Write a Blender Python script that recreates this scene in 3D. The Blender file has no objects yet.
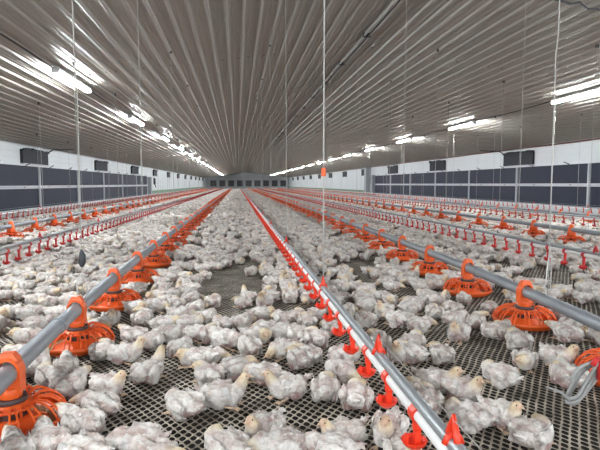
import bpy, bmesh, math, random
import numpy as np
from mathutils import Vector, Matrix, noise
random.seed(7)
rng = np.random.default_rng(7)
C = bpy.context.scene.collection
PI = math.pi

# ------------------------------------------------------------------ camera
FPX, CAMH, VX, VY = 500.0, 1.1, 237.0, 184.0
pitch = math.atan((225-VY)/FPX)
yaw = math.atan((300-VX)/FPX*math.cos(pitch))
cam = bpy.data.cameras.new('camera'); co = bpy.data.objects.new('camera', cam); C.objects.link(co)
cam.sensor_width = 36; cam.lens = FPX/600*36; cam.clip_start = .05; cam.clip_end = 400
co.location = (0, 0, CAMH); co.rotation_euler = (PI/2-pitch, 0, -yaw)
bpy.context.scene.camera = co
Fv = Vector((math.sin(yaw)*math.cos(pitch), math.cos(yaw)*math.cos(pitch), -math.sin(pitch)))
Uv = Vector((math.sin(yaw)*math.sin(pitch), math.cos(yaw)*math.sin(pitch), math.cos(pitch)))
Rv = Vector((math.cos(yaw), -math.sin(yaw), 0))
def ground(x, y, z=0.0):            # where the line of sight of a photo point meets height z
    d = Fv*FPX+Rv*(x-300)+Uv*(225-y)
    k = (z-CAMH)/d.z
    return d.x*k, d.y*k
def proj(X, Y, Z=0.0):
    v = Vector((X, Y, Z-CAMH)); w = v.dot(Fv)
    if w <= .05: return None
    return 300+FPX*v.dot(Rv)/w, 225-FPX*v.dot(Uv)/w, w

# ------------------------------------------------------------------ mesh helpers
class MB:
    def __init__(s): s.v = []; s.f = []
    def box(s, x0, x1, y0, y1, z0, z1):
        n = len(s.v)
        s.v += [(x0,y0,z0),(x1,y0,z0),(x1,y1,z0),(x0,y1,z0),(x0,y0,z1),(x1,y0,z1),(x1,y1,z1),(x0,y1,z1)]
        s.f += [tuple(n+i for i in q) for q in ((0,3,2,1),(4,5,6,7),(0,1,5,4),(1,2,6,5),(2,3,7,6),(3,0,4,7))]
        return s
    def tube(s, pts, r, n=8, cap=True):
        P = [Vector(p) for p in pts]; rs = r if isinstance(r, (list, tuple)) else [r]*len(P)
        base = len(s.v); up = None
        for i, p in enumerate(P):
            t = (P[min(i+1, len(P)-1)]-P[max(i-1, 0)]).normalized()
            if up is None: up = Vector((0,0,1)) if abs(t.z) < .9 else Vector((1,0,0))
            a = t.cross(up).normalized(); b = a.cross(t).normalized(); up = b
            for k in range(n):
                q = p+(a*math.cos(2*PI*k/n)+b*math.sin(2*PI*k/n))*rs[i]; s.v.append(tuple(q))
        for i in range(len(P)-1):
            for k in range(n):
                k2 = (k+1) % n
                s.f.append((base+i*n+k, base+(i+1)*n+k, base+(i+1)*n+k2, base+i*n+k2))
        if cap:
            s.f.append(tuple(base+k for k in range(n))); e = base+(len(P)-1)*n
            s.f.append(tuple(e+k for k in reversed(range(n))))
        return s
    def lathe(s, prof, n=24, c=(0,0,0), closed=False):
        base = len(s.v); m = len(prof)
        for r, z in prof:
            for k in range(n): s.v.append((c[0]+r*math.cos(2*PI*k/n), c[1]+r*math.sin(2*PI*k/n), c[2]+z))
        for i in range(m if closed else m-1):
            j = (i+1) % m
            for k in range(n):
                k2 = (k+1) % n; s.f.append((base+i*n+k, base+i*n+k2, base+j*n+k2, base+j*n+k))
        return s
    def mesh(s, name, smooth=False):
        me = bpy.data.meshes.new(name); me.from_pydata(s.v, [], s.f); me.validate(); me.update()
        if smooth: me.shade_smooth()
        return me
    def build(s, name, m, parent=None, smooth=False, loc=(0,0,0)):
        return link(name, s.mesh(name, smooth), m, parent, loc)
def link(name, me, m=None, parent=None, loc=(0,0,0), rz=0):
    if m is not None and not me.materials: me.materials.append(m)
    o = bpy.data.objects.new(name, me); C.objects.link(o)
    o.location = loc; o.rotation_euler = (0,0,rz)
    if parent: o.parent = parent
    return o
def tag(o, label, cat, group=None, kind=None):
    o['label'] = label; o['category'] = cat
    if group: o['group'] = group
    if kind: o['kind'] = kind
    return o
def empty(name, loc=(0,0,0), rz=0):
    o = bpy.data.objects.new(name, None); C.objects.link(o); o.location = loc; o.rotation_euler = (0,0,rz)
    o.empty_display_size = .1
    return o
def struct(o): o['kind'] = 'structure'; return o
def copy_tree(o, parent=None):
    c = o.copy(); C.objects.link(c)
    if parent: c.parent = parent
    for ch in list(o.children): copy_tree(ch, c)
    return c

# ------------------------------------------------------------------ materials
def mat(name, col, rough=.5, metal=0, spec=.5, emit=None, estr=0, noise_s=None, noise_amt=.15, bump=None, bump_s=40, trans=0, sss=0):
    m = bpy.data.materials.new(name); m.use_nodes = True; N = m.node_tree.nodes; Lk = m.node_tree.links
    b = N['Principled BSDF']
    b.inputs['Base Color'].default_value = (*col, 1); b.inputs['Roughness'].default_value = rough
    b.inputs['Metallic'].default_value = metal; b.inputs['Specular IOR Level'].default_value = spec
    if trans: b.inputs['Transmission Weight'].default_value = trans
    if sss:
        b.inputs['Subsurface Weight'].default_value = sss; b.inputs['Subsurface Radius'].default_value = (.02,.01,.006)
    if emit: b.inputs['Emission Color'].default_value = (*emit, 1); b.inputs['Emission Strength'].default_value = estr
    tc = N.new('ShaderNodeTexCoord')
    if noise_s:
        nz = N.new('ShaderNodeTexNoise'); nz.inputs['Scale'].default_value = noise_s; nz.inputs['Detail'].default_value = 5
        Lk.new(tc.outputs['Object'], nz.inputs['Vector'])
        mx = N.new('ShaderNodeMix'); mx.data_type = 'RGBA'
        mx.inputs[6].default_value = (*[c*(1-noise_amt) for c in col], 1); mx.inputs[7].default_value = (*[min(1, c*(1+noise_amt)) for c in col], 1)
        Lk.new(nz.outputs['Fac'], mx.inputs[0]); Lk.new(mx.outputs[2], b.inputs['Base Color'])
    if bump:
        n2 = N.new('ShaderNodeTexNoise'); n2.inputs['Scale'].default_value = bump_s; n2.inputs['Detail'].default_value = 4
        Lk.new(tc.outputs['Object'], n2.inputs['Vector'])
        bp = N.new('ShaderNodeBump'); bp.inputs['Strength'].default_value = bump; bp.inputs['Distance'].default_value = .01
        Lk.new(n2.outputs['Fac'], bp.inputs['Height']); Lk.new(bp.outputs['Normal'], b.inputs['Normal'])
    return m
M = {}
M['orange'] = mat('orange_plastic', (.83,.125,.02), .38, noise_s=9, noise_amt=.14)
M['red'] = mat('red_plastic', (.83,.05,.018), .35, noise_s=9, noise_amt=.1)
M['crimson'] = mat('crimson_plastic', (.60,.03,.03), .4)
M['collar'] = mat('dark_collar_plastic', (.055,.04,.04), .5)
M['galv'] = mat('galvanized_steel', (.31,.34,.37), .48, metal=.45, noise_s=6, noise_amt=.18)
M['grey'] = mat('grey_aluminium_tube', (.36,.39,.41), .42, metal=.5, noise_s=5, noise_amt=.1)
M['white_pvc'] = mat('white_pipe_plastic', (.82,.82,.81), .35)
M['feed'] = mat('feed_crumble', (.33,.20,.10), .95, noise_s=120, noise_amt=.5, bump=.6, bump_s=150)
M['cord'] = mat('white_cord', (.50,.50,.47), .8)
M['wire'] = mat('steel_wire', (.6,.6,.58), .4, metal=.6)
M['black'] = mat('black_rubber', (.02,.02,.022), .6)
M['weight'] = mat('dark_lock_plastic', (.04,.045,.055), .5)
M['navy'] = mat('dark_navy_panel', (.018,.024,.045), .7, noise_s=2, noise_amt=.15)
M['ventblack'] = mat('black_inlet_flap', (.012,.015,.024), .7)
M['rail'] = mat('white_metal_rail', (.72,.74,.77), .4, noise_s=4, noise_amt=.08)
M['post'] = mat('pale_grey_post', (.55,.57,.6), .5)
M['pillar'] = mat('grey_painted_metal', (.33,.36,.38), .5)
M['green'] = mat('green_kerb_paint', (.16,.28,.17), .6)
M['brown'] = mat('red_brown_pipe', (.20,.09,.075), .5)
M['fixture'] = mat('white_light_housing', (.8,.8,.8), .4)
M['tube'] = mat('lit_fluorescent_tube', (1,1,1), .4, emit=(.93,.97,1.0), estr=112)
M['conduit'] = mat('pale_conduit', (.5,.49,.46), .35, metal=.3)
M['rope'] = mat('grey_rope', (.33,.34,.33), .9, noise_s=60, noise_amt=.3, bump=.5, bump_s=200)
M['beak'] = mat('pale_horn_beak', (.62,.45,.30), .5)
M['eye'] = mat('dark_eye', (.02,.015,.012), .15)
M['leg'] = mat('yellow_pink_leg_skin', (.66,.50,.36), .6)
M['fan'] = mat('dark_fan_shutter', (.05,.055,.065), .6)
M['screw'] = mat('dark_screw', (.05,.05,.05), .5)
M['pit'] = mat('dark_manure_pit', (.022,.018,.014), .95, noise_s=4, noise_amt=.4)

def wall_mat(name, col):
    m = mat(name, col, .5); N = m.node_tree.nodes; Lk = m.node_tree.links; b = N['Principled BSDF']
    tc = N.new('ShaderNodeTexCoord'); sp = N.new('ShaderNodeSeparateXYZ'); Lk.new(tc.outputs['Object'], sp.inputs[0])
    mu = N.new('ShaderNodeMath'); mu.operation = 'MULTIPLY'; mu.inputs[1].default_value = 2*PI/.22; Lk.new(sp.outputs['Z'], mu.inputs[0])
    sn = N.new('ShaderNodeMath'); sn.operation = 'SINE'; Lk.new(mu.outputs[0], sn.inputs[0])
    pw = N.new('ShaderNodeMath'); pw.operation = 'GREATER_THAN'; pw.inputs[1].default_value = .8; Lk.new(sn.outputs[0], pw.inputs[0])
    bp = N.new('ShaderNodeBump'); bp.inputs['Strength'].default_value = .8; bp.inputs['Distance'].default_value = .02
    Lk.new(pw.outputs[0], bp.inputs['Height']); Lk.new(bp.outputs['Normal'], b.inputs['Normal'])
    nz = N.new('ShaderNodeTexNoise'); nz.inputs['Scale'].default_value = .6; Lk.new(tc.outputs['Object'], nz.inputs['Vector'])
    mx = N.new('ShaderNodeMix'); mx.data_type = 'RGBA'; mx.inputs[6].default_value = (*[c*.88 for c in col], 1); mx.inputs[7].default_value = (*col, 1)
    Lk.new(nz.outputs['Fac'], mx.inputs[0]); Lk.new(mx.outputs[2], b.inputs['Base Color'])
    return m
M['wall'] = wall_mat('white_ribbed_sheet', (.76,.80,.82))
def ceil_mat():
    m = mat('coated_ceiling_sheet', (.50,.47,.43), .34, metal=.1); N = m.node_tree.nodes; Lk = m.node_tree.links; b = N['Principled BSDF']
    tc = N.new('ShaderNodeTexCoord')
    nz = N.new('ShaderNodeTexNoise'); nz.inputs['Scale'].default_value = .9; nz.inputs['Detail'].default_value = 6
    Lk.new(tc.outputs['Object'], nz.inputs['Vector'])
    mx = N.new('ShaderNodeMix'); mx.data_type = 'RGBA'; mx.inputs[6].default_value = (.345,.323,.288,1); mx.inputs[7].default_value = (.415,.39,.35,1)
    Lk.new(nz.outputs['Fac'], mx.inputs[0]); Lk.new(mx.outputs[2], b.inputs['Base Color'])
    mr = N.new('ShaderNodeMapRange'); mr.inputs['To Min'].default_value = .32; mr.inputs['To Max'].default_value = .48
    Lk.new(nz.outputs['Fac'], mr.inputs['Value']); Lk.new(mr.outputs[0], b.inputs['Roughness'])
    return m
M['ceiling'] = ceil_mat()
def floor_mat():                       # open plastic slat mesh: staggered holes onto the pit below
    m = bpy.data.materials.new('slatted_mesh_flooring'); m.use_nodes = True; N = m.node_tree.nodes; Lk = m.node_tree.links
    b = N['Principled BSDF']; out = N['Material Output']
    tc = N.new('ShaderNodeTexCoord')
    nzw = N.new('ShaderNodeTexNoise'); nzw.inputs['Scale'].default_value = 3; Lk.new(tc.outputs['Object'], nzw.inputs['Vector'])
    sub = N.new('ShaderNodeVectorMath'); sub.operation = 'MULTIPLY_ADD'; sub.inputs[1].default_value = (.03,.03,0)
    Lk.new(nzw.outputs['Color'], sub.inputs[0]); Lk.new(tc.outputs['Object'], sub.inputs[2])
    sp = N.new('ShaderNodeSeparateXYZ'); Lk.new(sub.outputs[0], sp.inputs[0])
    def cosn(out_, per):
        a = N.new('ShaderNodeMath'); a.operation = 'MULTIPLY'; a.inputs[1].default_value = 2*PI/per; Lk.new(out_, a.inputs[0])
        c = N.new('ShaderNodeMath'); c.operation = 'COSINE'; Lk.new(a.outputs[0], c.inputs[0]); return c.outputs[0]
    cx, cy = cosn(sp.outputs['X'], .046), cosn(sp.outputs['Y'], .064)
    pr = N.new('ShaderNodeMath'); pr.operation = 'SUBTRACT'; Lk.new(cx, pr.inputs[0]); Lk.new(cy, pr.inputs[1]); ab = N.new('ShaderNodeMath'); ab.operation = 'ABSOLUTE'; Lk.new(pr.outputs[0], ab.inputs[0]); pr = ab
    gt = N.new('ShaderNodeMath'); gt.operation = 'GREATER_THAN'; gt.inputs[1].default_value = .62; Lk.new(pr.outputs[0], gt.inputs[0])
    nz = N.new('ShaderNodeTexNoise'); nz.inputs['Scale'].default_value = 5; nz.inputs['Detail'].default_value = 8; nz.inputs['Roughness'].default_value = .7
    Lk.new(tc.outputs['Object'], nz.inputs['Vector'])
    cr = N.new('ShaderNodeValToRGB'); cr.color_ramp.elements[0].position = .35; cr.color_ramp.elements[0].color = (.15,.12,.09,1)
    cr.color_ramp.elements[1].position = .62; cr.color_ramp.elements[1].color = (.68,.62,.52,1)
    Lk.new(nz.outputs['Fac'], cr.inputs[0]); Lk.new(cr.outputs[0], b.inputs['Base Color'])
    bp = N.new('ShaderNodeBump'); bp.inputs['Strength'].default_value = .7; bp.inputs['Distance'].default_value = .008; bp.invert = True
    Lk.new(pr.outputs[0], bp.inputs['Height']); Lk.new(bp.outputs['Normal'], b.inputs['Normal'])
    b.inputs['Roughness'].default_value = .6
    tr = N.new('ShaderNodeBsdfTransparent'); ms = N.new('ShaderNodeMixShader')
    Lk.new(gt.outputs[0], ms.inputs[0]); Lk.new(b.outputs[0], ms.inputs[1]); Lk.new(tr.outputs[0], ms.inputs[2]); Lk.new(ms.outputs[0], out.inputs['Surface'])
    return m
M['floor'] = floor_mat()
def bird_mat():
    m = bpy.data.materials.new('chick_plumage'); m.use_nodes = True; N = m.node_tree.nodes; Lk = m.node_tree.links; b = N['Principled BSDF']
    at = N.new('ShaderNodeAttribute'); at.attribute_name = 'Col'
    tc = N.new('ShaderNodeTexCoord'); oi = N.new('ShaderNodeObjectInfo')
    ad = N.new('ShaderNodeVectorMath'); ad.operation = 'ADD'; Lk.new(tc.outputs['Object'], ad.inputs[0])
    sc = N.new('ShaderNodeMath'); sc.operation = 'MULTIPLY'; sc.inputs[1].default_value = 37.; Lk.new(oi.outputs['Random'], sc.inputs[0])
    Lk.new(sc.outputs[0], ad.inputs[1])
    nz = N.new('ShaderNodeTexNoise'); nz.inputs['Scale'].default_value = 22; nz.inputs['Detail'].default_value = 3; Lk.new(ad.outputs[0], nz.inputs['Vector'])
    cr = N.new('ShaderNodeValToRGB'); cr.color_ramp.elements[0].position = .33; cr.color_ramp.elements[0].color = (.70,.60,.56,1)
    cr.color_ramp.elements[1].position = .55; cr.color_ramp.elements[1].color = (1,1,1,1)
    Lk.new(nz.outputs['Fac'], cr.inputs[0])
    mx = N.new('ShaderNodeMix'); mx.data_type = 'RGBA'; mx.blend_type = 'MULTIPLY'; mx.inputs[0].default_value = .8
    Lk.new(at.outputs['Color'], mx.inputs[6]); Lk.new(cr.outputs[0], mx.inputs[7])
    mr = N.new('ShaderNodeMapRange'); mr.inputs['To Min'].default_value = .80; mr.inputs['To Max'].default_value = 1.05; Lk.new(oi.outputs['Random'], mr.inputs['Value'])
    vm = N.new('ShaderNodeVectorMath'); vm.operation = 'SCALE'; Lk.new(mx.outputs[2], vm.inputs[0]); Lk.new(mr.outputs[0], vm.inputs['Scale'])
    Lk.new(vm.outputs[0], b.inputs['Base Color'])
    n2 = N.new('ShaderNodeTexNoise'); n2.inputs['Scale'].default_value = 130; n2.inputs['Detail'].default_value = 4; Lk.new(tc.outputs['Object'], n2.inputs['Vector'])
    bp = N.new('ShaderNodeBump'); bp.inputs['Strength'].default_value = .8; bp.inputs['Distance'].default_value = .006
    Lk.new(n2.outputs['Fac'], bp.inputs['Height']); Lk.new(bp.outputs['Normal'], b.inputs['Normal'])
    b.inputs['Roughness'].default_value = .85; b.inputs['Specular IOR Level'].default_value = .2
    return m
M['bird'] = bird_mat()

# ------------------------------------------------------------------ the barn shell
XL, XR, XRG, ZL, ZR, ZRG = -7.6, 12.4, 2.4, 2.52, 2.70, 3.90
Y0, Y1 = -2.5, 122.0
def ceil_z(X): return ZRG-(XRG-X)*.138 if X < XRG else ZRG-(X-XRG)*.12
o = MB(); o.v = [(XL,Y0,0),(XR,Y0,0),(XR,Y1,0),(XL,Y1,0)]; o.f = [(0,1,2,3)]
struct(o.build('floor', M['floor']))
o = MB(); o.v = [(XL,Y0,-.35),(XR,Y0,-.35),(XR,Y1,-.35),(XL,Y1,-.35)]; o.f = [(0,1,2,3)]
struct(o.build('floor_pit', M['pit']))
o = MB(); o.box(XL-.12, XL, Y0, Y1, -.35, ZL+.1); struct(o.build('wall_left', M['wall']))
o = MB(); o.box(XR, XR+.12, Y0, Y1, -.35, ZR+.1); struct(o.build('wall_right', M['wall']))
o = MB(); n = len(o.v)
o.v = [(XL,Y1,-.35),(XR,Y1,-.35),(XR,Y1,ZR),(XRG,Y1,ZRG+.05),(XL,Y1,ZL)]; o.v += [(a,b+.12,c) for a,b,c in o.v]
o.f = [(0,1,2,3,4),(9,8,7,6,5)]+[(i,(i+1)%5,(i+1)%5+5,i+5) for i in range(5)]
struct(o.build('wall_far', M['wall']))
# corrugated ceiling: 0.25 m rib pitch, ribs stand down from the sheet; sheets lap every 4 m
cm = MB(); xs = []
def add_prof(xa, xb):
    nrib = int(abs(xb-xa)/.25); s = 1 if xb > xa else -1
    pr = []
    for i in range(nrib+1):
        x = xa+s*i*.25
        for dx, dz in ((.0,0),(.012,-.026),(.030,-.032),(.048,-.026),(.060,0),(.118,0),(.123,-.006),(.132,-.006),(.137,0),(.18,0),(.185,-.006),(.194,-.006),(.199,0)):
            xx = x+s*dx
            if (s > 0 and xx <= xb) or (s < 0 and xx >= xb): pr.append((xx, dz))
    pr.append((xb, 0)); return pr
for prof in (add_prof(XRG, XL), add_prof(XRG, XR)):
    rows = [Y0]+[2+4.05*i for i in range(30) if 2+4.05*i < Y1]+[Y1]
    for r in range(len(rows)-1):
        b0 = len(cm.v); k = len(prof)
        for yy, lz in ((rows[r], 0), (rows[r+1]+.06, -.004)):
            for x, dz in prof: cm.v.append((x, yy, ceil_z(x)+dz+lz))
        for i in range(k-1): cm.f.append((b0+i, b0+i+1, b0+k+i+1, b0+k+i))
struct(cm.build('ceiling', M['ceiling']))
sm = MB()
for yy in [2.03+4.05*i for i in range(12)]:
    for s in range(-40, 41):
        x = XRG+s*.25+(.09 if s % 2 else .15)
        if XL < x < XR and random.random() < .75:
            z = ceil_z(x); sm.box(x-.012, x+.012, yy-.012, yy+.012, z-.016, z+.01)
tr = sm.build('trim_1', M['screw']); struct(tr)
o = MB(); o.tube([(XR-.06, y, ZR-.05+.01*math.sin(y)) for y in np.arange(Y0, 120, 4)], .028, 6); struct(o.build('trim_2', M['brown']))
o = MB(); o.tube([(XL+.05, y, ZL-.02) for y in np.arange(Y0, 120, 4)], .02, 6); struct(o.build('trim_3', M['post']))
o = MB(); o.box(XL, XL+.06, 44.6, Y1, 0, .5); struct(o.build('baseboard_left', M['green']))
o = MB(); o.box(XR-.06, XR, 44.2, Y1, 0, .5); struct(o.build('baseboard_right', M['green']))
# ridge conduits with couplers
root = empty('ridge_conduit', (0,0,0))
tag(root, 'pair of pale conduits running along the ceiling ridge with dark clips', 'conduit')
for i, dx in enumerate((-.045, .045)):
    MB().tube([(XRG+dx, y, ZRG-.075-.01*math.sin(y*1.3)) for y in np.arange(Y0, 118, 3)], .022, 8).build('conduit_pipe', M['conduit'], root, True)
cb = MB().tube([(XRG, y, ZRG-.115) for y in np.arange(Y0, 118, 3)], .012, 6).build('cable', M['black'], root, True)
for k in range(12):
    MB().box(XRG-.07, XRG+.07, 1.1*k*2+7.0, 1.1*k*2+7.05, ZRG-.105, ZRG-.03).build('clip', M['black'], root)

# ------------------------------------------------------------------ side walls: navy panels, rails, posts, inlets
ORD = ['nearest','second','third','fourth','fifth','sixth','seventh','eighth','ninth','tenth','eleventh','twelfth','thirteenth','fourteenth','fifteenth','sixteenth','seventeenth','eighteenth','nineteenth','twentieth']
def ordn(i): return ORD[i] if i < len(ORD) else None
def side(name, xw, s, bays, ztop, zmid, zlow):
    for i, (a, b) in enumerate(bays):
        r = empty('cooling_panel', (xw, (a+b)/2, 0))
        vis = [ (p) for p in (proj(xw, y, 1.2) for y in (a, b)) if p and -20 < p[0] < 620]
        tag(r, f'dark navy two-row wall panel with white rails on the {name} wall, {ordn(i)} bay', 'wall panel', f'navy panels on the {name} wall')
        L = (b-a)/2
        def P(nm, x0, x1, y0, y1, z0, z1, m): 
            xa, xb = sorted((s*x0, s*x1)); return MB().box(xa, xb, y0, y1, z0, z1).build(nm, m, r)
        P('upper_panel', .02, .06, -L, L, zmid+.06, ztop-.03, M['navy'])
        P('lower_panel', .02, .06, -L, L, zlow, zmid-.05, M['navy'])
        P('top_rail', .0, .10, -L, L, ztop-.03, ztop+.01, M['rail'])
        P('middle_rail', .0, .16, -L, L, zmid+.02, zmid+.06, M['rail'])
        P('lower_rail', .0, .11, -L, L, zmid-.05, zmid-.015, M['rail'])
        P('rail_plate', .0, .05, -L, L, zmid-.015, zmid+.02, M['post'])
        P('post', .05, .12, -L-.035, -L+.035, 0, ztop-.03, M['post'])
        for y in (-L*.5, L*.5):
            for z in (ztop-.02, zmid+.04):
                mb = MB(); mb.tube([(s*.04, y-.16, z-.04), (s*.13, y, z+.03), (s*.16, y+.16, z+.09)], .018, 6); mb.build('bracket', M['black'], r)
side('left', XL, 1, [(11.0+4.67*i, 15.67+4.67*i) for i in range(7) if 11+4.67*i < 44], 1.78, .98, .12)
side('right', XR, -1, [(11.7+4.6*i, 16.3+4.6*i) for i in range(7)], 1.86, 1.06, .30)
def inlet(xw, s, yc, L, z0, z1, label, hose, group):
    r = empty('air_inlet', (xw, yc, 0)); tag(r, label, 'air inlet', group)
    def P(nm, x0, x1, y0, y1, za, zb, m):
        xa, xb = sorted((s*x0, s*x1)); return MB().box(xa, xb, y0, y1, za, zb).build(nm, m, r)
    P('housing', 0, .10, -L/2, L/2, z0, z1-.04, M['ventblack'])
    P('sill', 0, .14, -L/2-.03, L/2+.03, z0-.035, z0, M['post'])
    mb = MB(); n = 12                     # ragged flap along the top
    for i in range(n):
        y = -L/2+L*i/n; h = random.uniform(-.02, .06)
        xa, xb = sorted((s*.02, s*.16)); mb.box(xa, xb, y, y+L/n*.98, z1-.07, z1+h)
    mb.build('flap', M['ventblack'], r)
    if hose:
        zc = ceil_z(xw+s*1.0)
        MB().tube([(s*.1, L/2+.02, z1-.02), (s*.3, L/2+.05, z1+.12), (s*.4, L/2+.3, z1+.13), (s*.8, L/2+.9, zc-.12)], .022, 6).build('hose', M['black'], r, True)
for i in range(11):
    yc = 20.1+9.3*i
    w = 'above the navy panels' if i < 3 else 'beyond the navy panels'
    inlet(XL, 1, yc, 2.4 if i < 3 else 2.0, 1.84, 2.36, f'black flapped air inlet {w} on the left wall, {ordn(i)} along', i == 0, 'air inlets on the left wall')
    inlet(XR, -1, 20.9+9.0*i, 2.3 if i < 3 else 2.0, 1.92, 2.50, f'black flapped air inlet {w} on the right wall, {ordn(i)} along', i == 0, 'air inlets on the right wall')
o = MB(); o.box(XR-.5, XR-.05, 45.5, 46.2, 0, ceil_z(XR-.3)-.05); tag(o.build('service_duct', M['pillar']), 'tall grey vertical duct against the right wall beyond the navy panels', 'duct')
o = MB(); o.box(XR-.35, XR, 43.9, 44.5, 0, 1.9); tag(o.build('grey_cabinet', M['pillar']), 'grey upright end casing closing the right row of navy panels', 'casing')
o = MB(); o.box(XL, XL+.3, 44.2, 44.7, 0, 1.7); tag(o.build('grey_cabinet', M['pillar']), 'grey upright end casing closing the left row of navy panels', 'casing')
for X, s, Y, nm in ((XL, 1, 47.6, 'left'), (XR, -1, 45.4, 'right')):
    r = empty('wall_telephone', (X, Y, .95)); tag(r, f'small black handset box hanging on the {nm} white wall past the panels', 'wall box')
    MB().box(*sorted((0, s*.12)), -.25, .25, .1, .7).build('case', M['black'], r)
    MB().tube([(s*.06, .2, .1), (s*.1, .35, -.15), (s*.06, .5, .0)], .03, 6).build('cable', M['black'], r)
for i in range(9):
    x = -5.6+i*2.1
    r = empty('exhaust_fan', (x, Y1-.02, .5)); tag(r, 'square dark exhaust fan in the far end wall', 'fan', 'exhaust fans in the far wall')
    MB().box(-.75,.75,-.12,0,0,1.5).build('housing', M['pillar'], r)
    mb = MB()
    for k in range(8): mb.box(-.66,.66,-.16,-.12,.08+k*.17,.08+k*.17+.14)
    mb.build('shutter', M['fan'], r)

# ------------------------------------------------------------------ fluorescent lights
def make_light():
    r = empty('fluorescent_light'); L = .95
    MB().box(-.06,.06,-L,L,0.03,.07).build('housing', M['fixture'], r)
    for x in (-.035, .035):
        MB().tube([(x,-L+.03,.0),(x,L-.03,.0)], .020, 8).build('tube', M['tube'], r, True)
    for y in (-L, L-.03): MB().box(-.065,.065,y,y+.03,-.03,.07).build('end_cap', M['fixture'], r)
    return r
lp = make_light(); first = True
for nm, X, ys in (('left', -3.05, [4.1+6.0*i-6 for i in range(20)]), ('right', 7.85, [4.75+6.1*i-6.1 for i in range(20)])):
    seen = 0
    for y in ys:
        r = lp if first else copy_tree(lp); first = False
        z = ceil_z(X)-.13; r.location = (X, y, z)
        p = proj(X, y, z)
        if p and -30 < p[0] < 630 and p[1] > -10:
            k = ordn(seen); seen += 1
            lab = f'bright twin-tube fluorescent light, {k} of the visible {nm} ceiling row' if k else f'tiny distant fluorescent light at the far end of the {nm} row'
        else: lab = f'fluorescent light of the {nm} ceiling row overhead, out of the picture'
        tag(r, lab, 'ceiling light', f'fluorescent lights in the {nm} row')
pts = [(-3.10, y, ceil_z(-3.1)-.045-.03*math.sin(y*.8)**2) for y in np.arange(1, 24, .8)]
tag(MB().tube(pts, .012, 6).build('power_cable', M['black'], None, True), 'thin black cable strung along the left row of ceiling lights', 'cable')
pts = [(7.93, y, ceil_z(7.9)-.045-.03*math.sin(y*.8)**2) for y in np.arange(4, 40, .8)]
tag(MB().tube(pts, .012, 6).build('power_cable', M['black'], None, True), 'thin black cable strung along the right row of ceiling lights', 'cable')
def on_ceiling(x, y, off=.05):
    d = Fv*FPX+Rv*(x-300)+Uv*(225-y); k = 1.0
    for _ in range(60):
        X, Y, Z = d.x*k, d.y*k, CAMH+d.z*k; k *= 1+.5*((ceil_z(X)-off)-Z)/max(Z-CAMH, .3)*.9
    return (d.x*k, d.y*k, CAMH+d.z*k)
pts = [on_ceiling(x, y, .07) for x, y in ((540,-8),(553,-1),(562,1),(571,4),(580,2),(588,9),(597,9),(610,14),(625,14))]
tag(MB().tube(pts, .014, 6).build('cable_hose', M['weight'], None, True), 'dark cable looping across the ceiling in the top right corner', 'cable')

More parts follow.
